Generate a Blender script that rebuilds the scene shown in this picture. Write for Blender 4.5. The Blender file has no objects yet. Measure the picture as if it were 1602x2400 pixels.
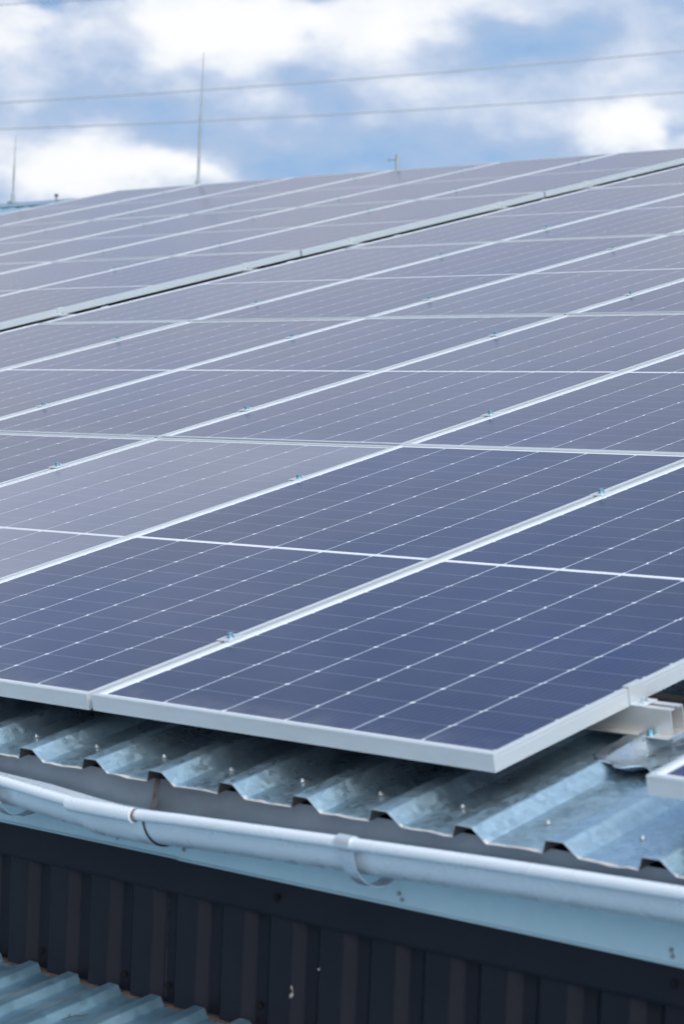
import bpy, math, random
from mathutils import Matrix, Vector, noise

random.seed(7)
D = bpy.data
S = bpy.context.scene
COL = S.collection
TH = math.radians(14.7)                      # pitch of the roof
CS, SN = math.cos(TH), math.sin(TH)
ROOF = Matrix(((1, 0, 0), (0, CS, -SN), (0, SN, CS))).to_4x4()   # (along eave, up slope, off roof) -> world
PW, PL, PH, GAP = 1.0424, 2.100, 0.033, 0.0142
US = -0.0015                                  # left edge of the first panel
CP, RP = PW + GAP, PL + 0.0152               # panel pitch along the eave / up the slope
FAR = -5.618                                 # right edge of the far array
RAILS = (0.398, 1.682)


def W(u, v, w):
    return ROOF @ Vector((u, v, w))


# ------------------------------------------------------------------ mesh builder
class MB:
    def __init__(s):
        s.v, s.f, s.m = [], [], []

    def quad(s, a, b, c, d, mi=0):
        n = len(s.v); s.v += [a, b, c, d]; s.f.append((n, n+1, n+2, n+3)); s.m.append(mi)

    def box(s, x0, x1, y0, y1, z0, z1, mi=0):
        n = len(s.v)
        s.v += [(x, y, z) for z in (z0, z1) for y in (y0, y1) for x in (x0, x1)]
        for q in ((0, 2, 3, 1), (4, 5, 7, 6), (0, 1, 5, 4), (2, 6, 7, 3), (0, 4, 6, 2), (1, 3, 7, 5)):
            s.f.append(tuple(n+i for i in q)); s.m.append(mi)

    def loft(s, rings, closed=True, caps=True, mi=0):
        n = len(s.v); k = len(rings[0])
        for r in rings: s.v += [tuple(p) for p in r]
        for i in range(len(rings)-1):
            for j in range(k if closed else k-1):
                a = n+i*k+j; b = n+i*k+(j+1) % k
                s.f.append((a, b, b+k, a+k)); s.m.append(mi)
        if caps and closed:
            s.f.append(tuple(n+j for j in reversed(range(k)))); s.m.append(mi)
            s.f.append(tuple(n+(len(rings)-1)*k+j for j in range(k))); s.m.append(mi)

    def tube(s, pts, rad, seg=10, mi=0, up=(0, 0, 1)):
        rings = []
        pts = [Vector(p) for p in pts]
        for i, p in enumerate(pts):
            d = (pts[min(i+1, len(pts)-1)]-pts[max(i-1, 0)]).normalized()
            a = d.cross(Vector(up))
            if a.length < 1e-4: a = d.cross(Vector((1, 0, 0)))
            a.normalize(); b = a.cross(d)
            r = rad[i] if isinstance(rad, (list, tuple)) else rad
            rings.append([p+a*r*math.cos(2*math.pi*k/seg)+b*r*math.sin(2*math.pi*k/seg) for k in range(seg)])
        s.loft(rings, mi=mi)

    def build(s, name, mats, parent=None, smooth=False, bevel=0):
        me = D.meshes.new(name)
        me.from_pydata([tuple(p) for p in s.v], [], s.f)
        for m in (mats if isinstance(mats, (list, tuple)) else [mats]): me.materials.append(m)
        me.polygons.foreach_set('material_index', s.m)
        import bmesh
        bm = bmesh.new(); bm.from_mesh(me)
        bmesh.ops.recalc_face_normals(bm, faces=bm.faces)
        bm.to_mesh(me); bm.free()
        if smooth: me.shade_smooth()
        else: me.shade_flat()
        o = D.objects.new(name, me); COL.objects.link(o)
        if parent: o.parent = parent
        if bevel:
            md = o.modifiers.new('bevel', 'BEVEL'); md.width = bevel; md.segments = 2; md.limit_method = 'ANGLE'; md.angle_limit = 0.6
        return o


def tag(o, label, cat, group=None, kind=None):
    o['label'] = label; o['category'] = cat
    if group: o['group'] = group
    if kind: o['kind'] = kind
    return o


def empty(name, label, cat, loc=(0, 0, 0), rot=(0, 0, 0), group=None):
    o = D.objects.new(name, None); COL.objects.link(o)
    o.location = loc; o.rotation_euler = rot
    o.empty_display_size = 0.1
    return tag(o, label, cat, group)


def copy_tree(o, parent=None):
    c = o.copy(); COL.objects.link(c); c.parent = parent
    for ch in list(o.children):
        copy_tree(ch, c)
    return c


def smooth_by_angle(o, deg=35):
    me = o.data
    me.shade_smooth()
    import bmesh
    bm = bmesh.new(); bm.from_mesh(me)
    for e in bm.edges:
        e.smooth = not (len(e.link_faces) == 2 and e.calc_face_angle(0) > math.radians(deg))
    bm.to_mesh(me); bm.free()


# ------------------------------------------------------------------ materials
class NT:
    def __init__(s, tree): s.t = tree

    def n(s, typ, **kw):
        x = s.t.nodes.new(typ)
        for k, v in kw.items(): setattr(x, k, v)
        return x

    def l(s, a, b): s.t.links.new(a, b)

    def put(s, sock, val):
        if isinstance(val, bpy.types.NodeSocket): s.l(val, sock)
        else: sock.default_value = val

    def math(s, op, a, b=0.0, c=0.0, clamp=False):
        x = s.n('ShaderNodeMath', operation=op, use_clamp=clamp)
        s.put(x.inputs[0], a); s.put(x.inputs[1], b); s.put(x.inputs[2], c)
        return x.outputs[0]

    def mix(s, f, a, b, blend='MIX'):
        x = s.n('ShaderNodeMix', data_type='RGBA', blend_type=blend)
        s.put(x.inputs[0], f)
        s.put(x.inputs[6], a if isinstance(a, bpy.types.NodeSocket) else (*a, 1)[:4])
        s.put(x.inputs[7], b if isinstance(b, bpy.types.NodeSocket) else (*b, 1)[:4])
        return x.outputs[2]

    def noise(s, vec, scale, detail=4, rough=0.55, dist=0.0):
        x = s.n('ShaderNodeTexNoise')
        s.put(x.inputs['Vector'], vec); x.inputs['Scale'].default_value = scale
        x.inputs['Detail'].default_value = detail; x.inputs['Roughness'].default_value = rough
        x.inputs['Distortion'].default_value = dist
        return x.outputs['Fac']

    def ramp(s, f, stops, interp='LINEAR'):
        x = s.n('ShaderNodeValToRGB'); s.l(f, x.inputs[0])
        r = x.color_ramp; r.interpolation = interp
        while len(r.elements) < len(stops): r.elements.new(0.5)
        for e, (p, c) in zip(r.elements, stops):
            e.position = p
            e.color = (*c, 1) if isinstance(c, (tuple, list)) else (c, c, c, 1)
        return x.outputs[0]

    def maprange(s, f, a, b, c=0.0, d=1.0, smooth=False):
        x = s.n('ShaderNodeMapRange', interpolation_type='SMOOTHSTEP' if smooth else 'LINEAR')
        s.put(x.inputs[0], f); s.put(x.inputs[1], a); s.put(x.inputs[2], b); s.put(x.inputs[3], c); s.put(x.inputs[4], d)
        return x.outputs[0]


def mat(name):
    m = D.materials.new(name); m.use_nodes = True
    t = NT(m.node_tree)
    b = m.node_tree.nodes['Principled BSDF']
    return m, t, b


def bump(t, b, h, strength, dist=0.01):
    x = t.n('ShaderNodeBump'); x.inputs['Strength'].default_value = strength; x.inputs['Distance'].default_value = dist
    t.l(h, x.inputs['Height']); t.l(x.outputs[0], b.inputs['Normal'])


def m_cells():
    m, t, b = mat('solar cells under glass')
    tc = t.n('ShaderNodeTexCoord'); sep = t.n('ShaderNodeSeparateXYZ'); t.l(tc.outputs['Object'], sep.inputs[0])
    x, y = sep.outputs[0], sep.outputs[1]
    cp, rp = 0.1674, 0.085
    mx = (PW-6*cp)/2+0.003
    cx = t.math('DIVIDE', t.math('SUBTRACT', x, mx), cp)
    col = t.math('FLOOR', cx)
    fx = t.math('FRACT', cx)
    dx = t.math('MULTIPLY', t.math('MINIMUM', fx, t.math('SUBTRACT', 1.0, fx)), cp)
    sg = t.math('SIGN', t.math('SINE', t.math('MULTIPLY', t.math('SUBTRACT', col, 0.5), math.pi/2)))
    off = t.math('MULTIPLY', sg, 0.0041)
    half = t.math('SUBTRACT', y, PL/2)
    ys = t.math('SUBTRACT', t.math('ABSOLUTE', half), 0.0075)
    yo = t.math('SUBTRACT', ys, t.math('MULTIPLY', off, t.math('SIGN', half)))
    cy = t.math('DIVIDE', yo, rp)
    fy = t.math('FRACT', cy)
    dy = t.math('MULTIPLY', t.math('MINIMUM', fy, t.math('SUBTRACT', 1.0, fy)), rp)
    colline = t.math('LESS_THAN', dx, 0.0016)
    rowline = t.math('LESS_THAN', dy, 0.0011)
    diam = t.math('LESS_THAN', t.math('ADD', dx, dy), 0.0060)
    outx = t.math('GREATER_THAN', t.math('ABSOLUTE', t.math('SUBTRACT', x, PW/2+0.003)), 3*cp)
    outy = t.math('ADD', t.math('LESS_THAN', ys, 0.0), t.math('GREATER_THAN', ys, 12*rp), clamp=True)
    # silver busbars, 10 to a cell, running up the slope
    bb = t.math('FRACT', t.math('MULTIPLY', fx, 10.0))
    bus = t.math('LESS_THAN', t.math('ABSOLUTE', t.math('SUBTRACT', bb, 0.5)), 0.022)
    # each cell a hair different
    wn = t.n('ShaderNodeTexWhiteNoise', noise_dimensions='3D')
    cmb = t.n('ShaderNodeCombineXYZ'); oi = t.n('ShaderNodeObjectInfo')
    t.l(col, cmb.inputs[0]); t.l(t.math('FLOOR', t.math('DIVIDE', t.math('ADD', half, 0.0), rp)), cmb.inputs[1]); t.l(t.math('MULTIPLY', oi.outputs['Random'], 50.0), cmb.inputs[2])
    t.l(cmb.outputs[0], wn.inputs['Vector'])
    base = t.mix(wn.outputs['Value'], (0.011, 0.021, 0.064), (0.015, 0.026, 0.076))
    base = t.mix(t.math('MULTIPLY', oi.outputs['Random'], 0.5), base, (0.030, 0.028, 0.060))
    # violet and blue drift in the base colour, standing in for uneven cloud reflections
    loc = t.n('ShaderNodeVectorMath', operation='ADD'); t.l(tc.outputs['Object'], loc.inputs[0]); t.l(oi.outputs['Location'], loc.inputs[1])
    hue = t.noise(loc.outputs[0], 1.3, 3, 0.5)
    base = t.mix(t.maprange(hue, 0.35, 0.65, 0.0, 0.55), base, (0.012, 0.022, 0.105))
    base = t.mix(t.maprange(hue, 0.65, 0.35, 0.0, 0.30), base, (0.028, 0.028, 0.060))
    base = t.mix(t.math('MULTIPLY', bus, 0.11), base, (0.45, 0.5, 0.6))
    base = t.mix(t.math('MULTIPLY', rowline, 0.19), base, (0.62, 0.70, 0.80))
    base = t.mix(t.math('MULTIPLY', colline, 0.82), base, (0.62, 0.70, 0.80))
    white = t.math('ADD', diam, t.math('ADD', outx, outy), clamp=True)
    base = t.mix(white, base, (0.78, 0.80, 0.83))
    # silt washed down against the lower frame edge
    silt = t.math('MULTIPLY', t.maprange(y, 0.022, 0.11, 0.16, 0.0, True), t.maprange(t.noise(tc.outputs['Object'], 14, 5, 0.6), 0.35, 0.7))
    base = t.mix(silt, base, (0.42, 0.40, 0.38))
    # thin dust film on the glass
    no = t.noise(tc.outputs['Object'], 3.0, 6, 0.6)
    dust = t.maprange(no, 0.35, 0.75, 0.0, 0.05)
    sp = t.n('ShaderNodeTexVoronoi'); sp.inputs['Scale'].default_value = 9.0; t.l(tc.outputs['Object'], sp.inputs['Vector'])
    spk = t.math('LESS_THAN', sp.outputs['Distance'], 0.016)
    base = t.mix(t.math('ADD', dust, t.math('MULTIPLY', spk, 0.35)), base, (0.5, 0.48, 0.47))
    pane_tone = t.n('ShaderNodeSeparateColor'); t.l(oi.outputs['Color'], pane_tone.inputs[0])      # how much pale tone this pane gets
    fm = t.math('MULTIPLY', pane_tone.outputs[0], t.maprange(t.noise(tc.outputs['Object'], 1.1, 4, 0.5), 0.25, 0.75, 0.6, 1.3))
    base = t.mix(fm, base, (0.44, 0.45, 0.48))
    t.l(base, b.inputs['Base Color'])
    b.inputs['Roughness'].default_value = 0.19
    b.inputs['IOR'].default_value = 1.5
    b.inputs['Specular IOR Level'].default_value = 0.5
    return m


def m_alu(name, base=(0.66, 0.67, 0.68), metal=0.55, rough=0.38, dirt=0.25):
    m, t, b = mat(name)
    tc = t.n('ShaderNodeTexCoord')
    mp = t.n('ShaderNodeMapping'); mp.inputs['Scale'].default_value = (1.5, 1.5, 12); t.l(tc.outputs['Object'], mp.inputs[0])
    no = t.noise(mp.outputs[0], 6, 5, 0.6)
    c = t.mix(t.maprange(no, 0.45, 0.8, 0, dirt), base, (0.58, 0.52, 0.48))
    t.l(c, b.inputs['Base Color'])
    b.inputs['Metallic'].default_value = metal
    t.l(t.maprange(no, 0.3, 0.7, rough-0.06, rough+0.08), b.inputs['Roughness'])
    return m


def m_galv(name, base=(0.46, 0.64, 0.74), metal=0.88, rough=0.33, spangle=0.5, stain=0.18, scale=80, edge=False, sc=(0.34, 0.45, 0.50)):
    m, t, b = mat(name)
    tc = t.n('ShaderNodeTexCoord'); P = tc.outputs['Object']
    vo = t.n('ShaderNodeTexVoronoi'); vo.inputs['Scale'].default_value = scale
    nz = t.n('ShaderNodeTexNoise'); nz.inputs['Scale'].default_value = scale*0.8; nz.inputs['Detail'].default_value = 3; t.l(P, nz.inputs['Vector'])
    va = t.n('ShaderNodeVectorMath', operation='MULTIPLY_ADD'); t.l(nz.outputs['Color'], va.inputs[0]); va.inputs[1].default_value = (0.02, 0.02, 0.02); t.l(P, va.inputs[2])
    t.l(va.outputs[0], vo.inputs['Vector'])
    g = t.n('ShaderNodeSeparateColor'); t.l(vo.outputs['Color'], g.inputs[0])
    mp = t.n('ShaderNodeMapping'); mp.inputs['Scale'].default_value = (7, 0.8, 7); t.l(P, mp.inputs[0])
    st = t.noise(mp.outputs[0], 2.2, 6, 0.6)
    big = t.noise(P, 5.5, 5, 0.6)
    c = t.mix(t.math('MULTIPLY', g.outputs[0], spangle), base, tuple(x*0.62 for x in base))
    c = t.mix(t.maprange(big, 0.45, 0.72, 0, stain), c, sc)
    c = t.mix(t.maprange(st, 0.55, 0.8, 0, stain), c, (0.50, 0.47, 0.44))
    r = t.math('ADD', t.maprange(g.outputs[1], 0, 1, rough-0.08, rough+0.10), t.maprange(big, 0.4, 0.7, -0.04, 0.1))
    met = metal
    if edge:                                 # worn, pinkish white-rust rim along the cut end of the sheets
        sep = t.n('ShaderNodeSeparateXYZ'); t.l(P, sep.inputs[0])
        n2 = t.noise(P, 28, 4, 0.65)
        e = t.maprange(t.math('ADD', sep.outputs[1], t.math('MULTIPLY', n2, -0.022)), -0.113, -0.121, 0.0, 1.0, smooth=True)
        low = t.maprange(sep.outputs[2], -0.1085, -0.1045, 1.0, 0.15)
        e = t.math('MULTIPLY', e, low)
        c = t.mix(t.math('MULTIPLY', e, 0.85), c, (0.62, 0.53, 0.48))
        met = t.math('SUBTRACT', metal, t.math('MULTIPLY', e, metal*0.9))
        r = t.math('ADD', r, t.math('MULTIPLY', e, 0.25))
        t.l(met, b.inputs['Metallic'])
    else:
        b.inputs['Metallic'].default_value = metal
    t.l(c, b.inputs['Base Color']); t.l(r, b.inputs['Roughness'])
    bump(t, b, big, 0.06, 0.01)
    return m


def m_plain(name, base, rough=0.5, metal=0.0, var=0.25, scale=30, bumps=0.0):
    m, t, b = mat(name)
    tc = t.n('ShaderNodeTexCoord')
    no = t.noise(tc.outputs['Object'], scale, 5, 0.6)
    c = t.mix(t.maprange(no, 0.3, 0.75, 0, 1), tuple(x*(1-var) for x in base), tuple(min(1, x*(1+var)) for x in base))
    t.l(c, b.inputs['Base Color'])
    b.inputs['Metallic'].default_value = metal
    b.inputs['Roughness'].default_value = rough
    if bumps: bump(t, b, no, bumps, 0.004)
    return m


def m_dark(name='anthracite coated steel'):
    m, t, b = mat(name)
    tc = t.n('ShaderNodeTexCoord'); P = tc.outputs['Object']
    no = t.noise(P, 9, 6, 0.65)
    fine = t.noise(P, 220, 2, 0.5)
    c = t.mix(t.maprange(no, 0.35, 0.75), (0.0105, 0.0120, 0.0195), (0.0140, 0.0150, 0.0225))
    vo = t.n('ShaderNodeTexVoronoi'); vo.inputs['Scale'].default_value = 7.0; t.l(P, vo.inputs['Vector'])
    spk = t.math('LESS_THAN', t.math('ADD', vo.outputs['Distance'], t.math('MULTIPLY', no, 0.03)), 0.032)
    c = t.mix(t.math('MULTIPLY', spk, 0.25), c, (0.35, 0.33, 0.31))
    t.l(c, b.inputs['Base Color'])
    t.l(t.maprange(fine, 0.3, 0.7, 0.42, 0.55), b.inputs['Roughness'])
    b.inputs['Specular IOR Level'].default_value = 0.2
    return m


M_CELL = m_cells()
M_FRAME = m_alu('anodised aluminium frame', (0.60, 0.65, 0.68), 0.4, 0.36, 0.22)
M_RAIL = m_alu('mill aluminium rail', (0.72, 0.72, 0.71), 0.6, 0.34, 0.35)
M_ZINC = m_plain('blue zinc bolt', (0.30, 0.52, 0.62), 0.25, 0.9, 0.2, 60)
M_ROOF = m_galv('galvanised roof sheet', edge=True)
M_LAP = m_galv('creased galvanised lap', (0.55, 0.63, 0.69), 0.92, 0.25, 0.3, 0.25, 45)
M_LOW = m_galv('weathered blue grey roof sheet', (0.22, 0.38, 0.49), 0.7, 0.42, 0.45, 0.75, 34, sc=(0.09, 0.18, 0.25))
M_FASCIA = m_galv('galvanised fascia', (0.52, 0.72, 0.82), 0.35, 0.42, 0.12, 0.15, 40)
M_FASC2 = m_galv('dull grey fascia', (0.30, 0.34, 0.38), 0.5, 0.45, 0.1, 0.2, 30)
M_GUT = m_galv('pale coated gutter', (0.76, 0.83, 0.90), 0.25, 0.30, 0.06, 0.05, 30)
M_UNDER = m_plain('shade dark underside', (0.035, 0.033, 0.034), 0.8, 0, 0.3)  # near-black colour paints in the shade of the rib openings
M_BRK = m_galv('gutter bracket steel', (0.58, 0.65, 0.72), 0.5, 0.32, 0.1, 0.2, 40)
M_DARK = m_dark()
M_BLACK = m_plain('black rubber', (0.008, 0.008, 0.010), 0.6, 0, 0.2)
M_BLACK.node_tree.nodes['Principled BSDF'].inputs['Specular IOR Level'].default_value = 0.15
M_RUST = m_plain('rusty seal', (0.085, 0.058, 0.042), 0.85, 0, 0.5, 70, 0.5)
M_STRAP = m_plain('stained steel strap', (0.20, 0.18, 0.17), 0.5, 0.6, 0.5, 40)
M_GREY = m_plain('weathered steel', (0.34, 0.38, 0.40), 0.45, 0.6, 0.2)
M_SCREW = m_plain('bright screw', (0.62, 0.70, 0.74), 0.3, 0.9, 0.2)
M_WASH = m_plain('rusty washer', (0.34, 0.24, 0.20), 0.7, 0.2, 0.4, 90)
M_WIRE = m_plain('aluminium conductor', (0.36, 0.40, 0.44), 0.5, 0.4, 0.1)
M_WHITE = m_plain('bird lime', (0.40, 0.38, 0.35), 0.9, 0, 0.2)
M_LAPE = m_plain('scuffed sheet rim', (0.045, 0.045, 0.055), 0.6, 0.1, 0.7, 45)
M_TWIG = m_plain('dry twig', (0.06, 0.035, 0.03), 0.8, 0, 0.4)


# ------------------------------------------------------------------ ground
def m_ground():
    m, t, b = mat('field grass')
    tc = t.n('ShaderNodeTexCoord')
    a = t.noise(tc.outputs['Object'], 0.02, 6, 0.6); c = t.noise(tc.outputs['Object'], 0.6, 5, 0.6)
    col = t.mix(t.maprange(a, 0.4, 0.6), (0.055, 0.075, 0.030), (0.11, 0.10, 0.055))
    col = t.mix(t.maprange(c, 0.4, 0.7, 0, 0.5), col, (0.04, 0.05, 0.025))
    t.l(col, b.inputs['Base Color']); b.inputs['Roughness'].default_value = 0.95
    return m


g = MB(); g.quad((-2500, -2500, -6.2), (2500, -2500, -6.2), (2500, 2500, -6.2), (-2500, 2500, -6.2))
go = g.build('ground', m_ground()); go['kind'] = 'structure'; go['label'] = 'open grassy ground far below the roofs'

# ------------------------------------------------------------------ the upper building
U0, U1 = -15.2, 4.6
VE, VR = -0.111, 10.86          # eave end and ridge of the sheets
WT, HP = -0.110, 0.0235         # trough level, rib height
PER = 0.1911
RX = (TH, 0, 0)
yw_front, z_ground = -0.005, -6.2
bld = empty('warehouse', 'long warehouse with galvanised corrugated roof and dark ribbed metal wall', 'building')


def rib_profile():
    """(u, height) along the eave: trough 0.117, flank 0.0185, crown 0.037, flank 0.0185"""
    out = []
    k0 = int((U0+0.118)/PER)-1; k1 = int((U1+0.118)/PER)+1
    for k in range(k0, k1+1):
        r = -0.118+PER*k                       # right end of this trough
        for q in range(7): out.append((r-0.117+0.117*q/6, 0.0, q))
        out.append((r+0.0035, HP*0.32, -1)); out.append((r+0.0095, HP*0.97, -1))
        out.append((r+0.0125, HP, -1)); out.append((r+0.043, HP, -1)); out.append((r+0.0465, HP*0.96, -1))
        out.append((r+0.0645, HP*0.3, -1))
    return [p for p in out if U0 <= p[0] <= U1]


prof = rib_profile()
mb = MB()
vs = [VE, VE+0.006, VE+0.014, VE+0.03, VE+0.07, 0.0, 0.1, 0.2, 0.3, 0.4, 0.55, 0.8, 1.2, 2, 3.5, 5.5, 8, VR]
top, bot = [], []
for v in vs:
    fall = max(0.0, 1-(v-VE)/0.05)
    rt = []
    for (u, h, q) in prof:
        dv = fall*0.0035*noise.noise((u*9, 0.3, 1.7))
        dw = fall*(0.0032*noise.noise((u*26, 2.2, 0.1))+0.0016*noise.noise((u*70, 5.2, 0.1)))*(1 if q >= 0 else 0.35)
        dw += 0.0006*noise.noise((u*11, v*3, 4))
        rt.append((u, v+dv, WT+h+dw))
    top.append(rt)
    bot.append([(u, v, w-0.0011) for (u, v, w) in rt])
n = len(prof)
mb.loft(top, closed=False, caps=False); mb.loft(bot, closed=False, caps=False, mi=1)
off = n*len(vs)
for j in range(n-1):
    mb.f.append((j, j+1, off+j+1, off+j)); mb.m.append(0)
# back slope beyond the ridge (mirrored pitch)
kb = math.tan(2*TH)
for (v0, v1) in ((VR, VR+6.0),):
    rows = [[(u, VR, WT+h) for (u, h, q) in prof], [(u, VR+6.0*math.cos(2*TH), WT+h-6.0*math.sin(2*TH)) for (u, h, q) in prof]]
    mb.loft(rows, closed=False, caps=False)
roof = mb.build('roof', [M_ROOF, M_UNDER], bld)
roof.rotation_euler = RX

# roof screws: washer + head, sub-parts of the roof
def screw_mesh():
    s = MB()
    s.tube([(0, 0, 0.0002), (0, 0, 0.0018)], 0.0105, 14, 1)
    s.tube([(0, 0, 0.0018), (0, 0, 0.0030)], 0.0075, 14, 0)
    s.tube([(0, 0, 0.0030), (0, 0, 0.0100)], 0.0050, 6, 0)
    return s


def put_screw(first, parent, name, loc, rot):
    o = first if first.parent is None else first.copy()
    if o is not first: COL.objects.link(o)
    o.parent = parent; o.location = loc; o.rotation_euler = rot
    return o


scr0 = screw_mesh().build('screw', [M_SCREW, M_WASH]); smooth_by_angle(scr0)
for k in range(-1, 15):
    u = -0.192+PER*k+random.uniform(-.004, .004)
    o = put_screw(scr0, roof, 'screw', (u, random.uniform(-.006, .008), WT+0.0012), (random.uniform(-.12, .12), random.uniform(-.12, .12), random.uniform(0, 1)))
    o.scale = (0.55, 0.55, 0.62)

# ridge cap
rc = MB()
def cap(d):
    a = math.cos(2*TH); b_ = math.sin(2*TH)
    return [(-0.20, -0.0815+d), (-0.195, -0.0835+d), (-0.02, -0.070+d), (0.0, -0.067+d), (0.02, -0.074+d), (0.20*a, -0.08-0.20*b_+d)]
for (ua, ub) in ((U0, -13.62), (-13.64, -12.3), (-12.32, -9.0), (-9.02, -5.7), (-5.72, -2.4), (-2.42, U1)):
    lift = 0.0015 if ub in (-13.62, -9.0, -2.4) else 0.0
    ring = lambda u: [(u, VR+a, b+lift) for a, b in cap(0)] + [(u, VR+a, b+lift-0.0012) for a, b in reversed(cap(0))]
    rc.loft([ring(ua), ring(ub)])
ridge = rc.build('ridge_cap', M_ROOF, bld); ridge.rotation_euler = RX

# crumpled lap of sheet metal in the bare strip, below the rail end
lap = MB()
rows = []
NU, NV = 46, 22
def rib_h(u):
    r = (u+0.118) % PER
    if r > PER-0.117: return 0.0
    pts = [(0, 0), (0.0035, HP*.32), (0.0095, HP*.97), (0.0125, HP), (0.043, HP), (0.0465, HP*.96), (0.0645, HP*.3), (PER-0.117, 0)]
    for (a, x), (b, y) in zip(pts, pts[1:]):
        if a <= r <= b: return x+(y-x)*(r-a)/(b-a)
    return 0.0
for j in range(NV+1):
    s = j/NV
    row = []
    for i in range(NU+1):
        q = i/NU
        u = 1.010+0.235*q
        v_low = 0.258-0.060*q+0.016*math.sin(q*9.0)+0.01*math.sin(q*21)
        v = v_low+(0.62-v_low)*s**1.4
        curl = max(0.0, 1-(v-v_low)/0.085)
        h = rib_h(u)*(1-0.45*curl)
        lift = 0.0035+curl**1.7*(0.25+1.1*q)*(0.013+0.020*math.exp(-((q-0.42)/0.20)**2)+0.005*math.sin(q*13))
        dent = 0.006*noise.noise((u*18, v*14, 3.1))*(0.35+curl)
        row.append((u, v-0.012*curl**2*math.sin(q*7), WT+h+lift+dent))
    rows.append(row)
lap.loft(rows, closed=False, caps=False)
lo = lap.build('lap_sheet', M_LAP, bld, smooth=True); lo.rotation_euler = RX
sd = lo.modifiers.new('thick', 'SOLIDIFY'); sd.thickness = 0.0012

# grey fascia board sheet behind the gutter, and the pale strip with a drip fold below it
up = MB()
for (ua, ub, dy) in ((U0, -6, 0), (-6.01, -2.2, -0.001), (-2.21, 1.9, 0), (1.89, U1, -0.001)):
    up.loft([[(u, y+dy, z) for y, z in ((-0.034, -0.1345), (-0.0362, -0.205), (-0.0340, -0.205), (-0.032, -0.1345))] for u in (ua, ub)])
up.build('fascia', M_FASC2, bld)
fa = MB()
def fas(u, dy=0.0, dz=0.0):
    p = [(-0.0366, -0.196), (-0.0385, -0.2735), (-0.0418, -0.2765), (-0.0428, -0.2785)]
    back = [(-0.0405, -0.2790), (-0.0365, -0.275), (-0.0346, -0.196)]
    return [(u, y+dy, z+dz) for y, z in p+back]
us = [U0, -12, -9, -6, -3, 0.322]
fa.loft([fas(u, 0, 0.0012*noise.noise((u*3, 1, 1))) for u in us])
us = [0.318]+[0.318+0.25*i for i in range(1, 18)]
fa.loft([fas(u, -0.0014, -0.0012+0.0012*noise.noise((u*3, 8, 1))) for u in us])
fascia = fa.build('drip_strip', M_FASCIA, bld)
pin = MB(); pin.tube([(0, 0, 0), (0, 0, 0.0016)], 0.006, 12, 0); pin.tube([(0, 0, .0016), (0, 0, .0034)], 0.0035, 8, 0)
pin0 = pin.build('rivet', M_GREY); smooth_by_angle(pin0)
for (u, z) in ((0.140, -0.262), (0.330, -0.2585), (0.878, -0.2567), (0.886, -0.2665), (1.452, -0.2567), (1.455, -0.266), (-0.4, -0.26), (2.0, -0.26)):
    o = put_screw(pin0, fascia, 'rivet', (u, -0.0402, z), (math.pi/2, 0, 0)); o.scale = (0.7, 0.7, 0.8)

# dark flashing band
fl = MB()
def band(u, dy=0.0, dz=0.0):
    p = [(-0.0392, -0.2772), (-0.041, -0.338), (-0.0365, -0.3445), (-0.034, -0.3445), (-0.0375, -0.337), (-0.036, -0.2772)]
    return [(u, y+dy, z+dz) for y, z in p]
for (ua, ub, dy) in ((U0, -4.4, 0), (-4.42, -1.4, -0.0012), (-1.42, 0.598, 0), (0.593, 2.6, -0.0013), (2.595, U1, 0)):
    k = max(2, int((ub-ua)/0.3))
    fl.loft([band(ua+(ub-ua)*i/k, dy+0.0006*noise.noise((i*.7, ua, 2)), 0.0008*noise.noise((i*.7, ua, 6))) for i in range(k+1)])
flash = fl.build('flashing', M_DARK, bld)
bs = MB(); bs.tube([(0, 0, 0), (0, 0, 0.0015)], 0.0085, 14); bs.tube([(0, 0, .0015), (0, 0, .0075)], 0.0048, 6)
bs0 = bs.build('screw', M_BLACK); smooth_by_angle(bs0)
for (u, z) in ((0.586, -0.3085), (1.462, -0.307), (-0.6, -0.308)):
    put_screw(bs0, flash, 'screw', (u, -0.0415, z), (math.pi/2, 0, 0.3))

# dark ribbed cladding below the flashing
WP = 0.1257
wl = MB(); wt, wb = [], []
k0 = int(U0/WP)-1
pr = []
for k in range(k0, int(U1/WP)+2):
    e = -0.1375+WP*k                       # where the outer flat ends and the flank facing right begins
    pr += [(e-0.057, -0.030), (e-0.055, -0.0308), (e-0.002, -0.0308), (e, -0.0300), (e+0.0185, -0.0145), (e+0.0205, -0.0135), (e+0.0475, -0.0135), (e+0.0495, -0.0145)]
pr = [p for p in pr if U0 <= p[0] <= U1]
zs = [-0.333, -0.42, -0.50, -0.551, -0.56]
for z in zs:
    wt.append([(x, y+0.0008*noise.noise((x*6, z*9, 2)), z+(0.002*noise.noise((x*15, 0, 9)) if z < -.555 else 0)) for x, y in pr])
wl.loft(wt, closed=False, caps=False)
wl.loft([[(x, y+0.0012, z) for x, y, z in r] for r in wt], closed=False, caps=False)
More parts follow.
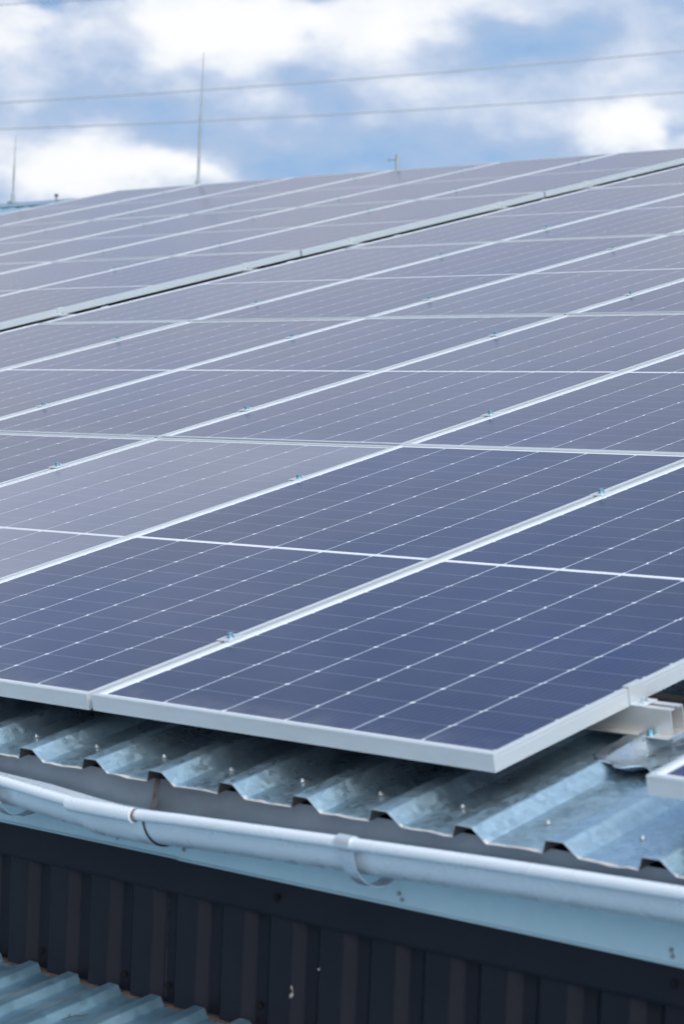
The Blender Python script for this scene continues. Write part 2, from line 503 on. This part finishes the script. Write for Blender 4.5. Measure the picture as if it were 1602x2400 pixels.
# storey below the annex roof line, ends and back of the building
yb = W(0, VR+6.0*math.cos(2*TH), WT-6.0*math.sin(2*TH))
yr = W(0, VR, WT)
x0, x1 = U0+0.15, U1-0.15
wl.quad((x0, -0.003, z_ground), (x1, -0.003, z_ground), (x1, -0.003, -0.13), (x0, -0.003, -0.13))
for x in (x0, x1):
    n_ = len(wl.v)
    wl.v += [(x, -0.003, z_ground), (x, yb.y-0.1, z_ground), (x, yb.y-0.1, yb.z), (x, yr.y, yr.z-0.03), (x, -0.003, -0.13)]
    wl.f.append(tuple(range(n_, n_+5))); wl.m.append(0)
wl.quad((x0, yb.y-0.1, z_ground), (x1, yb.y-0.1, z_ground), (x1, yb.y-0.1, yb.z), (x0, yb.y-0.1, yb.z))
wall = wl.build('wall', M_DARK, bld)
for (px_u, z) in ((-0.1050, -0.5257), (0.1484, -0.5281), (0.2755, -0.5274), (0.5254, -0.5184), (0.904, -0.53), (1.281, -0.53)):
    put_screw(bs0, wall, 'screw', (px_u, -0.0136, z), (math.pi/2, 0, 0.5))
# lap edge of two cladding sheets, scuffed along its rim
le = MB(); le.box(0.2655, 0.2668, -0.0152, -0.0132, -0.552, -0.345)
le.build('lap_edge', M_LAPE, wall)
bd = MB(); bd.tube([(0.6185, -0.0312, -0.4645), (0.6188, -0.0312, -0.4675), (0.6222, -0.0310, -0.4725), (0.6218, -0.0312, -0.4780), (0.6192, -0.0312, -0.4815), (0.6165, -0.0312, -0.4860)], [0.0016, 0.0018, 0.0007, 0.0024, 0.0034, 0.0022], 9)
bd.build('bird_dropping', M_WHITE, wall, smooth=True)
bd = MB(); bd.tube([(0.6855, -0.0312, -0.4205), (0.6855, -0.0316, -0.4225), (0.6854, -0.0312, -0.4248)], [0.0014, 0.0026, 0.0014], 9)
bd.build('bird_dropping', M_WHITE, wall, smooth=True)

# ------------------------------------------------------------------ gutter
GY, GR = -0.113, 0.060
ZK = [(-4.0, -0.02), (-1.2, -0.120), (-0.6, -0.136), (-0.05, -0.1527), (0.18, -0.1688), (0.3675, -0.1672), (0.43, -0.1630), (0.86, -0.1464), (1.23, -0.1335), (1.56, -0.1250), (2.4, -0.105), (4.6, -0.06)]
ZK[0] = (-15.2, -0.12)
def gz(u):
    for (a, x), (b, y) in zip(ZK, ZK[1:]):
        if a <= u <= b: return x+(y-x)*(u-a)/(b-a)-0.011
    return ZK[-1][1]-0.011


def gut_ring(u, dr=0.0, thick=0.0014):
    z0 = gz(u)
    R_ = GR+dr
    outer = [(GY+R_*math.cos(a), z0+R_*math.sin(a)) for a in [-0.27-(math.pi-0.27)*i/22 for i in range(0, 23)]]   # back rim -> bottom -> front rim
    br = 0.0105+dr
    bc = (GY-R_-br*1.35, z0+0.001)
    bead = [(bc[0]+br*math.cos(a), bc[1]+br*math.sin(a)) for a in [0.55+5.75*i/18 for i in range(0, 19)]]
    inner = [(GY+(R_-thick)*math.cos(a), z0+(R_-thick)*math.sin(a)) for a in [-0.27-(math.pi-0.27)*i/22 for i in reversed(range(0, 23))]]
    return [(u, y, z) for y, z in outer+bead+inner]


gut = empty('gutter', 'pale half round metal gutter slung under the corrugated roof edge', 'gutter', (0, GY, -0.24))
def gpart(name, mbx, m, smooth=True):
    for i, p in enumerate(mbx.v): mbx.v[i] = (p[0], p[1]-GY, p[2]+0.24)
    o = mbx.build(name, m, gut)
    if smooth: smooth_by_angle(o, 40)
    return o
def span(a, b, step):
    k = max(1, int((b-a)/step)); return [a+(b-a)*i/k for i in range(k+1)]
for (a, b, dr) in ((-15.2, -4.05, 0), (-4.05, 0.20, 0), (0.350, U1, 0.0005)):
    q = MB(); q.loft([gut_ring(u, dr) for u in span(a, b, 0.12)]); gpart('trough', q, M_GUT)
q = MB(); q.loft([gut_ring(u, 0.0036) for u in span(0.178, 0.362, 0.03)]); gpart('joint_sleeve', q, M_GUT)
q = MB(); q.loft([gut_ring(u, 0.0024) for u in (0.3621, 0.3635)]); gpart('gasket', q, M_STRAP)


def bracket(u0, u1):
    q = MB()
    z0 = gz((u0+u1)/2)
    Ro, Ri = GR+0.0150, GR+0.0125
    zc = z0-0.004
    ang = [-0.6-(math.pi-0.6)*i/24 for i in range(0, 25)]
    o_ = [(GY+Ro*math.cos(a), zc+Ro*math.sin(a)) for a in ang]
    i_ = [(GY+Ri*math.cos(a), zc+Ri*math.sin(a)) for a in reversed(ang)]
    q.loft([[(u, y, z) for y, z in o_+i_] for u in (u0+0.002, u1-0.003)])
    bc = (GY-GR-0.0142, z0+0.001)
    ring = [(bc[0]+0.0142*math.cos(a), bc[1]+0.0142*math.sin(a)) for a in [0.3-5.2*i/18+math.pi for i in range(19)]]
    ri2 = [(bc[0]+0.0118*math.cos(a), bc[1]+0.0118*math.sin(a)) for a in [0.3-5.2*i/18+math.pi for i in reversed(range(19))]]
    q.loft([[(u, y, z) for y, z in ring+ri2] for u in (u0, u1)])
    return gpart('bracket', q, M_BRK)


bracket(-0.084, -0.052); bracket(0.872, 0.906)
for u in (-0.98, -1.9, 1.85): bracket(u, u+0.034)
q = MB()
path = [(-0.0375, -0.128), (-0.046, -0.132), (-0.050, -0.150), (-0.052, -0.172), (-0.058, -0.190), (-0.070, -0.206)]
q.loft([[(0.252, y, z), (0.266, y, z), (0.266, y-0.002, z-0.001), (0.252, y-0.002, z-0.001)] for y, z in path])
gpart('hanger_strap', q, M_STRAP, False)

# ------------------------------------------------------------------ lower annex with the roof the photographer stands on
ann = empty('annex', 'low annex with weathered blue grey corrugated roof meeting the dark wall', 'building')
AS = math.atan(0.2)
AP = 0.1222
a0, a1 = -7.0, 5.0
ap = []
for k in range(int(a0/AP)-1, int(a1/AP)+2):
    c = -0.0915+AP*k                         # right end of the crown
    ap += [(c-0.078, 0.0), (c-0.060, 0.0015), (c-0.036, 0.0085), (c-0.030, 0.0165), (c-0.026, 0.0175), (c-0.003, 0.0175), (c, 0.0165), (c+0.009, 0.002), (c+0.012, 0.0)]
ap = [p for p in ap if a0 <= p[0] <= a1]
rows = []
for s in [0.0, 0.012, 0.03, 0.06, 0.1, 0.15, 0.2, 0.3, 0.4, 0.6, 0.9, 1.5, 3, 5, 7.5]:
    rows.append([(x, -0.034-s*math.cos(AS), -0.5635-s*math.sin(AS)+h+0.0016*noise.noise((x*14, s*9, 1))) for x, h in ap])
am = MB(); am.loft(rows, closed=False, caps=False)
am.build('roof', M_LOW, ann)
am = MB()
ye, ze = -0.034-7.4*math.cos(AS), -0.575-7.4*math.sin(AS)
am.quad((a0+.1, ye, z_ground), (a1-.1, ye, z_ground), (a1-.1, ye, ze), (a0+.1, ye, ze))
for x in (a0+.1, a1-.1):
    am.quad((x, ye, z_ground), (x, -0.05, z_ground), (x, -0.05, -0.585), (x, ye, ze))
am.build('wall', M_DARK, ann)
# ragged brown sealing foam in the joint between annex roof and wall
sf = MB(); rg = []
for i in range(0, 260):
    u = -3.2+i*0.0165
    h = 0.0045+0.004*noise.noise((u*20, 1, 1)); w_ = 0.012+0.006*noise.noise((u*14, 4, 1))
    z = -0.5640
    rg.append([(u, -0.006, z-0.004), (u, -0.026-w_, z-0.006), (u, -0.026-w_*0.8, z+h*0.5), (u, -0.028, z+h), (u, -0.006, z+h)])
sf.loft(rg)
sf.build('sealing_foam', M_RUST, ann, smooth=True)
# a dry twig on the annex roof
tw = empty('twig', 'dry dark twig lying on the lower corrugated roof by the wall', 'twig', (0.197, -0.178, -0.5835), (0, -0.1, 0.9)); tw.scale = (0.42, 0.5, 0.42)
q = MB()
q.tube([(-0.060, -0.012, 0.004), (-0.030, -0.004, 0.009), (0.0, 0.006, 0.012), (0.035, 0.006, 0.009), (0.065, 0.016, 0.010)], [0.0022, 0.003, 0.0028, 0.0024, 0.0012], 7)
q.tube([(-0.030, -0.004, 0.009), (-0.022, 0.012, 0.016), (-0.016, 0.026, 0.021)], [0.0026, 0.0024, 0.001], 7)
q.tube([(0.035, 0.006, 0.009), (0.045, -0.006, 0.012)], [0.002, 0.0008], 6)
q.build('stem', M_TWIG, tw, smooth=True)

# ------------------------------------------------------------------ solar panels
def frame_mesh():
    p = [(0, -PH), (0, -0.0080), (0.0005, -0.0074), (0.0001, -0.0068), (0, -0.0009), (0.0009, 0), (0.0101, 0), (0.0109, -0.0009), (0.0109, -0.0078), (0.0016, -0.0085), (0.0016, -PH+0.0016), (0.026, -PH+0.0016), (0.026, -PH)]
    q = MB()
    rings = []
    for (cx, cy, sx, sy) in ((0, 0, 1, 1), (PW, 0, -1, 1), (PW, PL, -1, -1), (0, PL, 1, -1)):
        rings.append([(cx+sx*a, cy+sy*a, w) for a, w in p])
    n = len(p); base = len(q.v)
    for r in rings: q.v += r
    for i in range(4):
        for j in range(n):
            a = base+i*n+j; b = base+i*n+(j+1) % n; c = base+((i+1) % 4)*n+(j+1) % n; d = base+((i+1) % 4)*n+j
            q.f.append((a, b, c, d)); q.m.append(0)
    return q


def make_panel():
    r = empty('solar_panel', 'x', 'solar panel', group='solar panels')
    frame_mesh().build('frame', M_FRAME, r)
    q = MB(); e = 0.0112; q.box(e, PW-e, e, PL-e, -0.0072, -0.0035)
    q.build('glass', M_CELL, r)
    return r


ORD = ['first', 'second', 'third', 'fourth', 'fifth', 'sixth']
ROWS = ['bottom row', 'second row', 'third row', 'fourth row', 'top row']
proto = make_panel(); used = [False]
TILT = {}
def place_panel(u, v, label, tx=0.0, ty=0.0, pane_tone=0.0):
    o = proto if not used[0] else copy_tree(proto)
    used[0] = True
    o.location = W(u, v, random.uniform(-0.0004, 0.0004))
    m = ROOF.to_3x3() @ Matrix.Rotation(math.radians(tx+random.uniform(-.06, .06)), 3, 'X') @ Matrix.Rotation(math.radians(ty+random.uniform(-.06, .06)), 3, 'Y')
    o.rotation_euler = m.to_euler()
    o['label'] = label
    for ch in o.children:
        if ch.name.startswith('glass'): ch.color = (pane_tone, 0, 0, 1)
    return o


PANE_TONE = {(0, 0): 0.0, (0, 1): 0.012, (0, 2): 0.33, (0, 3): 0.07, (1, 1): 0.05, (1, 2): 0.09, (1, 3): 0.07, (2, 2): 0.04, (2, 3): 0.09, (2, 4): 0.03}
SPEC = {(0, 0): (0.10, 0), (0, 1): (0.12, 0), (0, 2): (-0.03, 0)}
for r in range(5):
    for k in range(6):
        tx, ty = SPEC.get((r, k), (0, 0))
        lab = f'navy solar panel of the near array, {ROWS[r]} above the gutter, {ORD[k]} column from right'
        if (r, k) == (0, 0): lab = 'navy solar panel at the near corner beside the open rail end, bottom row'
        place_panel(US-k*CP, r*RP, lab, tx, ty, PANE_TONE.get((r, k), random.uniform(.03, .09)))
    for k in range(6):
        lab = f'greyish solar panel of the far array, {ROWS[r]}, {ORD[k]} column beyond the long dark gap'
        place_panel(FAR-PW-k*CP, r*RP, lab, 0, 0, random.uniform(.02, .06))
place_panel(1.355, 0.0055, 'solar panel cut off by the right edge, across the bare roof strip')


# ------------------------------------------------------------------ mounting rails
def rail_mesh(L):
    # thin walled hat section (v, w), open slot on top, seat 0..-0.05 below the frames
    p = [(-0.016, -0.0500), (0.056, -0.0500), (0.056, -0.0476), (0.0425, -0.0476), (0.0385, 0.0), (0.0240, 0.0), (0.0240, -0.0030), (0.0355, -0.0030),
         (0.0395, -0.0476), (0.0024, -0.0476), (0.0024, -0.0030), (0.0145, -0.0030), (0.0145, 0.0), (0.0, 0.0), (0.0, -0.0476), (-0.016, -0.0476)]
    q = MB()
    q.loft([[(x, a, b) for a, b in p] for x in (0.0, L)])
    return q


def place_rail(u0, u1, v, label, bolts=()):
    o = empty('mounting_rail', label, 'mounting rail', W(u0, v, -PH-0.0006), RX, 'aluminium mounting rails')
    rail_mesh(u1-u0).build('channel', M_RAIL, o)
    for b in bolts:
        s = screw_bolt.copy() if screw_bolt.parent else screw_bolt
        if s is not screw_bolt: COL.objects.link(s)
        s.parent = o; s.location = (b-u0, -0.0085, -0.0474); s.rotation_euler = (0, 0, 0.4)
    return o


q = MB(); q.tube([(0, 0, 0), (0, 0, 0.0015)], 0.0085, 16); q.tube([(0, 0, 0.0015), (0, 0, 0.0085)], 0.0062, 6); q.tube([(0, 0, .0085), (0, 0, .0105)], 0.0045, 12)
screw_bolt = q.build('bolt', M_ZINC); smooth_by_angle(screw_bolt)
SIDE = ['lower', 'upper']
for r in range(5):
    for i, rv in enumerate(RAILS):
        v = r*RP+rv-0.018
        lab = f'aluminium rail under the near array, {SIDE[i]} one of the {ROWS[r]}'
        if (r, i) == (0, 0): lab = 'open ended aluminium rail sticking out beside the near panel corner'
        place_rail(-5.36, 1.128 if r == 0 and i == 0 else 1.12, v, lab, (1.085,) if (r, i) == (0, 0) else ())
        place_rail(-12.02, FAR+0.10, v, f'aluminium rail under the far array, {SIDE[i]} one of the {ROWS[r]}')


# ------------------------------------------------------------------ clamps
def mid_clamp():
    o = empty('mid_clamp', 'x', 'clamp', group='panel clamps')
    q = MB()
    q.box(-0.0195, 0.0195, -0.024, 0.024, 0.0002, 0.0032)
    q.box(-0.0062, -0.0042, -0.024, 0.024, -0.018, 0.0002); q.box(0.0042, 0.0062, -0.024, 0.024, -0.018, 0.0002)
    q.build('plate', M_FRAME, o, bevel=0.0008)
    b = MB(); b.tube([(0, 0, 0.0032), (0, 0, 0.0046)], 0.0085, 16)
    b.tube([(0, 0, 0.0046), (0, 0, 0.0125), (0, 0, 0.0135)], [0.0068, 0.0068, 0.0056], 12)
    bo = b.build('bolt', M_ZINC, o); smooth_by_angle(bo)
    return o


def end_clamp():
    # grips the long edge of a panel that ends at x = 0 (panel to the left)
    o = empty('end_clamp', 'x', 'clamp', group='panel clamps')
    p = [(-0.0105, 0.0004), (-0.0105, 0.0034), (0.0042, 0.0034), (0.0042, -0.0300), (0.032, -0.0300), (0.032, -0.0329), (0.0010, -0.0329), (0.0010, 0.0004)]
    q = MB(); q.loft([[(a, y, w) for a, w in p] for y in (-0.0215, 0.0215)])
    q.build('plate', M_FRAME, o, bevel=0.0006)
    b = MB(); b.tube([(0.018, 0, -0.0300), (0.018, 0, -0.0283)], 0.0085, 16); b.tube([(0.018, 0, -0.0283), (0.018, 0, -0.0225)], 0.0062, 6); b.tube([(0.018, 0, -0.0225), (0.018, 0, -0.0205)], 0.0036, 10)
    bo = b.build('bolt', M_SCREW, o); smooth_by_angle(bo)
    return o


mc, ec = mid_clamp(), end_clamp()
n_mid = n_end = 0
def place(protoo, first, u, v, label, flip=False):
    o = protoo if first else copy_tree(protoo)
    o.location = W(u, v, 0.0)
    o.rotation_euler = (ROOF.to_3x3() @ Matrix.Rotation(math.pi if flip else random.uniform(-.03, .03), 3, 'Z')).to_euler()
    o['label'] = label
    return o


for r in range(5):
    for i, rv in enumerate(RAILS):
        v = r*RP+rv
        for k in range(5):
            place(mc, n_mid == 0, US-k*CP-GAP/2, v+random.uniform(-.008, .008), f'clamp with blue bolt on {ORD[k]} seam from right, {SIDE[i]} rail, {ROWS[r]}, near array'); n_mid += 1
        for k in range(5):
            place(mc, False, FAR-k*CP-PW-GAP/2, v+random.uniform(-.01, .01), f'small clamp on {ORD[k]} seam beyond the gap, {SIDE[i]} rail, {ROWS[r]}, far array'); n_mid += 1
        place(ec, n_end == 0, FAR, v, f'end clamp gripping the far array edge along the gap, {SIDE[i]} rail, {ROWS[r]}'); n_end += 1
        place(ec, False, US-5*CP, v, f'end clamp on the near array edge along the gap, {SIDE[i]} rail, {ROWS[r]}', True); n_end += 1
        place(ec, False, US+PW, v, 'end clamp on the near panel corner above the open rail end' if (r, i) == (0, 0) else f'end clamp on the right outer edge, {SIDE[i]} rail, {ROWS[r]}, near array')

# ------------------------------------------------------------------ black ribbed conduit behind the rail
cd = empty('cable_conduit', 'black ribbed plastic conduit crossing the bare strip behind the rail end', 'conduit', W(0.9, 0.452, -0.048), RX)
q = MB(); pts, rad = [], []
for i in range(0, 330):
    x = i*0.0024
    pts.append((x, 0.004*math.sin(x*9), 0.003*math.sin(x*6+1))); rad.append(0.0125 if (i % 2 == 0) else 0.0104)
q.tube(pts, rad, 14)
q.build('pipe', M_BLACK, cd)

# ------------------------------------------------------------------ rods and posts on the ridge
def rod(u, v, w, h, label, r=0.009):
    o = empty('lightning_rod', label, 'lightning rod', W(u, v, w), (0, 0, 0), 'lightning rods')
    q = MB(); q.tube([(0, 0, 0.05), (0.004, 0, h*0.55)], r, 10); q.build('shaft', M_GREY, o)
    q = MB(); q.tube([(0.004, 0, h*0.55), (0.010, 0, h)], [r*0.72, r*0.25], 10); q.build('tip', M_GREY, o)
    q = MB(); q.box(-0.035, 0.035, -0.035, 0.035, -0.012, 0.004); q.tube([(0, 0, 0), (0, 0, 0.075)], r*1.8, 10); q.build('base', M_GREY, o)
    return o


rod(-11.29, 10.88, -0.066, 1.14, 'tall lightning rod rising from the ridge behind the far array', 0.0105)
rod(-13.785, 10.90, -0.066, 0.60, 'short lightning rod at the far left on the bare ridge', 0.009)
an = empty('antenna', 'small stubby antenna with a side arm poking above the ridge', 'antenna', W(-9.05, 10.9, -0.066))
q = MB(); q.tube([(0, 0, 0), (0, 0, 0.15)], 0.014, 10); q.build('post', M_GREY, an)
q = MB(); q.tube([(0, 0, 0.115), (-0.075, -0.03, 0.108)], 0.005, 8); q.tube([(-0.06, -0.024, 0.094), (-0.06, -0.024, 0.124)], 0.003, 8); q.build('arm', M_GREY, an)
pg = empty('ridge_peg', 'tiny dark peg on the bare ridge left of the far array', 'peg', W(-13.12, 10.86, -0.068))
q = MB(); q.tube([(0, 0, 0), (0, 0, 0.03)], 0.008, 8); q.build('stem', M_STRAP, pg)
q = MB(); q.tube([(0, 0, 0.028), (0, 0, 0.034), (0, 0, 0.046), (0, 0, 0.052)], [0.012, 0.018, 0.018, 0.010], 12); q.build('head', m_plain('dark blue cap', (0.02, 0.05, 0.10), .4), pg)

# ------------------------------------------------------------------ overhead wires
CAM = Vector((3.6494, -3.0992, 0.4839))
def wire(a, b, dist, label, r, sag):
    A = CAM+Vector(a)/math.hypot(a[0], a[1])*dist; B = CAM+Vector(b)/math.hypot(b[0], b[1])*dist
    o = D.objects.new('overhead_wire', None)
    q = MB(); pts = []
    for i in range(-60, 161, 4):
        s = i/100
        p = A.lerp(B, s); p.z += sag*((s-0.5)**2-0.25); pts.append(p)
    c = (A+B)/2
    q.tube([p-c for p in pts], r, 8)
    o = q.build('overhead_wire', M_WIRE, None, smooth=True); o.location = c
    tag(o, label, 'wire', 'overhead wires')


wire((-0.7836, 0.6055, 0.1391), (-0.5832, 0.7942, 0.1704), 46, 'middle overhead wire crossing the clouds above the other full length one', 0.0105, 0.25)
wire((-0.7844, 0.6067, 0.1286), (-0.5842, 0.7968, 0.1542), 46, 'lowest overhead wire crossing the whole sky nearest the ridge', 0.0105, 0.25)
wire((-0.7796, 0.6007, 0.1775), (-0.5770, 0.7930, 0.2090), 46, 'topmost overhead wire cutting only the upper left corner of the sky', 0.0105, 0.25)

# ------------------------------------------------------------------ sky
SUN_AZ, SUN_EL = 106.0, 46.0                 # azimuth from +Y towards +X
wld = D.worlds.new('World'); S.world = wld; wld.use_nodes = True
t = NT(wld.node_tree)
bg = wld.node_tree.nodes['Background']
sky = t.n('ShaderNodeTexSky', sky_type='NISHITA'); sky.sun_disc = False
sky.sun_elevation = math.radians(SUN_EL); sky.sun_rotation = math.radians(SUN_AZ); sky.altitude = 100
tc = t.n('ShaderNodeTexCoord'); G = tc.outputs['Generated']
az = math.radians(-44.0)
fwd = (math.sin(az), math.cos(az), 0.0); rgt = (math.cos(az), -math.sin(az), 0.0)
def dot(v):
    x = t.n('ShaderNodeVectorMath', operation='DOT_PRODUCT'); t.l(G, x.inputs[0]); x.inputs[1].default_value = v
    return x.outputs['Value']
sp = t.n('ShaderNodeSeparateXYZ'); t.l(G, sp.inputs[0])
A_, B_, F_ = dot(rgt), sp.outputs[2], dot(fwd)
# cloud puffs warped by noise; (horizontal, vertical) direction sines in the quarter of the sky beyond the ridge
mpn = t.n('ShaderNodeMapping'); mpn.inputs['Scale'].default_value = (1, 1, 1.9); t.l(G, mpn.inputs[0])
w1 = t.n('ShaderNodeTexNoise'); w1.inputs['Scale'].default_value = 22; w1.inputs['Detail'].default_value = 5; w1.inputs['Roughness'].default_value = 0.5; t.l(mpn.outputs[0], w1.inputs['Vector'])
ws = t.n('ShaderNodeSeparateColor'); t.l(w1.outputs['Color'], ws.inputs[0])
Aw = t.math('ADD', A_, t.math('MULTIPLY', t.math('SUBTRACT', ws.outputs[0], 0.5), 0.060))
Bw = t.math('ADD', B_, t.math('MULTIPLY', t.math('SUBTRACT', ws.outputs[1], 0.5), 0.036))
def px(x, y): return ((x-801)/5652.0, (1073-y)/5652.0+0.0426*(x-801)/5652.0*0.6)
BLOBS = [  # photo direction x, y, radii, weight
    (450, 50, 200, 80, 0.42), (640, 70, 160, 60, 0.36), (910, 60, 110, 90, 0.42), (40, 95, 110, 60, 0.36), (420, 150, 120, 60, 0.25),
    (150, 395, 230, 62, 0.52), (420, 412, 120, 30, 0.35), (1470, 300, 150, 55, 0.64), (1400, 165, 110, 45, 0.28),
    (600, 250, 70, 70, 0.25), (980, 235, 170, 50, 0.22), (1100, 20, 130, 30, 0.28), (20, 235, 90, 40, 0.22), (1350, 50, 160, 40, 0.05),
    (700, 220, 70, 70, -0.22), (800, 370, 260, 50, -0.26), (1200, 120, 190, 45, -0.30), (1590, 20, 160, 60, -0.18), (1010, 160, 120, 30, -0.10),
    (300, 270, 320, 60, -0.30), (200, 170, 120, 40, -0.15), (640, 400, 120, 25, -0.25), (120, 10, 110, 22, -0.75), (690, 8, 70, 18, -0.40), (1585, 300, 30, 30, -0.5), (1120, 330, 150, 40, -0.12),
]
acc = None
for (x, y, rx, ry, wgt) in BLOBS:
    a, b_ = px(x, y)
    da = t.math('MULTIPLY', t.math('SUBTRACT', Aw, a), 5652.0/rx)
    db = t.math('MULTIPLY', t.math('SUBTRACT', Bw, b_), 5652.0/ry)
    e = t.math('MULTIPLY', t.math('ADD', t.math('MULTIPLY', da, da), t.math('MULTIPLY', db, db)), -0.7)
    gsn = t.math('MULTIPLY', t.math('EXPONENT', e), wgt)
    acc = gsn if acc is None else t.math('ADD', acc, gsn)
shade = t.math('POWER', t.math('MAXIMUM', dot((-0.72, -0.69, 0.05)), 0.0), 2.5)    # added dimming of the unseen sky, keeps the wall flats dark
acc2 = t.math('MULTIPLY', shade, -0.15)
front = t.maprange(F_, 0.0, 0.3)
acc = t.math('MULTIPLY', acc, front)
mp2 = t.n('ShaderNodeMapping'); mp2.inputs['Scale'].default_value = (1, 1, 2.2); mp2.inputs['Location'].default_value = (0.35, 1.9, 0.2); t.l(G, mp2.inputs[0])
n_big = t.noise(mp2.outputs[0], 2.6, 6, 0.55, 0.3)
n_fin = t.noise(mpn.outputs[0], 30, 5, 0.55, 0.2)
cover0 = t.math('ADD', t.math('ADD', t.maprange(n_big, 0.3, 0.7, 0.38, 0.56), t.math('ADD', acc, acc2)), t.maprange(n_fin, 0.3, 0.7, -0.12, 0.12))
cover = t.math('ADD', t.math('MULTIPLY', cover0, 1.04), t.maprange(t.noise(mpn.outputs[0], 70, 5, 0.6), 0.3, 0.7, -0.07, 0.05))
# cloud radiance before the background strength (blue gap -> grey veil -> white top)
cl = t.ramp(cover, [(0.0, (2.9, 5.1, 8.7)), (0.18, (3.7, 5.6, 8.5)), (0.42, (4.8, 6.2, 8.6)), (0.62, (6.9, 7.9, 9.7)), (0.84, (10.0, 10.4, 11.0)), (1.0, (11.0, 11.1, 11.4))], 'LINEAR')
# a warm grey bank low beyond the ridge and a deep blue hole high above it: what the panes mirror
def spot(azd, eld, ra, re, soft):
    d = (math.sin(math.radians(azd))*math.cos(math.radians(eld)), math.cos(math.radians(azd))*math.cos(math.radians(eld)), math.sin(math.radians(eld)))
    r_ = (math.cos(math.radians(azd)), -math.sin(math.radians(azd)), 0)
    u_ = Vector(d).cross(Vector(r_))*-1
    x_ = t.math('MULTIPLY', dot(r_), 1/math.sin(math.radians(ra))); y_ = t.math('MULTIPLY', dot(tuple(u_)), 1/math.sin(math.radians(re)))
    q_ = t.math('ADD', t.math('MULTIPLY', x_, x_), t.math('MULTIPLY', y_, y_))
    q_ = t.math('ADD', q_, t.maprange(n_fin, 0.3, 0.7, -0.25, 0.25))
    return t.math('MULTIPLY', t.maprange(q_, 1.0+soft, 1.0-soft, 0, 1, True), t.maprange(dot(d), 0.0, 0.3))
n_mid = t.noise(mpn.outputs[0], 7.5, 4, 0.5, 0.3)
bankc = t.mix(t.maprange(n_mid, 0.36, 0.62, 0, 1, True), (5.5, 6.8, 9.4), (9.4, 9.2, 9.8))
cl = t.mix(t.math('MULTIPLY', spot(-48, 16.8, 26, 4.8, 0.5), 0.85), cl, bankc)
cl = t.mix(t.math('MULTIPLY', spot(-46, 30, 17, 8.5, 0.35), 0.78), cl, t.mix(t.maprange(n_mid, 0.35, 0.65), (1.0, 2.5, 5.7), (2.6, 3.6, 6.0)))
veil = t.maprange(cover, 0.0, 0.15, 0.8, 1.0)
# below the horizon and high overhead
mixed = t.mix(veil, sky.outputs[0], cl)
# added glow in the unseen sky, aimed at the wall's rib faces
sd = (math.sin(math.radians(SUN_AZ))*math.cos(math.radians(SUN_EL)), math.cos(math.radians(SUN_AZ))*math.cos(math.radians(SUN_EL)), math.sin(math.radians(SUN_EL)))
gd = (math.sin(math.radians(124))*math.cos(math.radians(26)), math.cos(math.radians(124))*math.cos(math.radians(26)), math.sin(math.radians(26)))
glare = t.math('POWER', t.math('MAXIMUM', dot(gd), 0.0), 6.0)
mixed = t.mix(t.math('MULTIPLY', glare, 1.0), mixed, (40, 39, 37.5), 'ADD')
mixed = t.mix(t.math('MULTIPLY', shade, 0.75), mixed, (0, 0, 0))
t.l(mixed, bg.inputs['Color']); bg.inputs['Strength'].default_value = 0.09

sl = D.lights.new('Sun', 'SUN'); sl.energy = 1.5; sl.angle = math.radians(12); sl.color = (1.0, 0.96, 0.91)
so = D.objects.new('Sun', sl); COL.objects.link(so)
so.rotation_euler = Vector((-sd[0], -sd[1], -sd[2])).to_track_quat('-Z', 'Y').to_euler()

# ------------------------------------------------------------------ camera
cam = D.cameras.new('Camera'); co = D.objects.new('Camera', cam); COL.objects.link(co)
cam.sensor_fit = 'HORIZONTAL'; cam.sensor_width = 24.0; cam.lens = 84.677
cam.clip_start = 0.05; cam.clip_end = 6000
mw = Matrix(((0.71946809, -0.04340648, 0.69316776, 3.649360), (0.69340521, -0.01177174, -0.72045170, -3.099185), (0.03943207, 0.99898814, 0.02162889, 0.483857), (0, 0, 0, 1)))
co.matrix_world = mw
cam.dof.use_dof = True; cam.dof.focus_distance = 6.6; cam.dof.aperture_fstop = 6.3; cam.dof.aperture_blades = 8
S.camera = co

S.view_settings.view_transform = 'Standard'; S.view_settings.look = 'None'
S.view_settings.exposure = 0.0; S.view_settings.gamma = 1.0; S.view_settings.use_curve_mapping = False
S.render.engine = 'CYCLES'
S.cycles.use_denoising = True
S.cycles.max_bounces = 8; S.cycles.glossy_bounces = 5; S.cycles.diffuse_bounces = 3
S.cycles.sample_clamp_indirect = 4.0
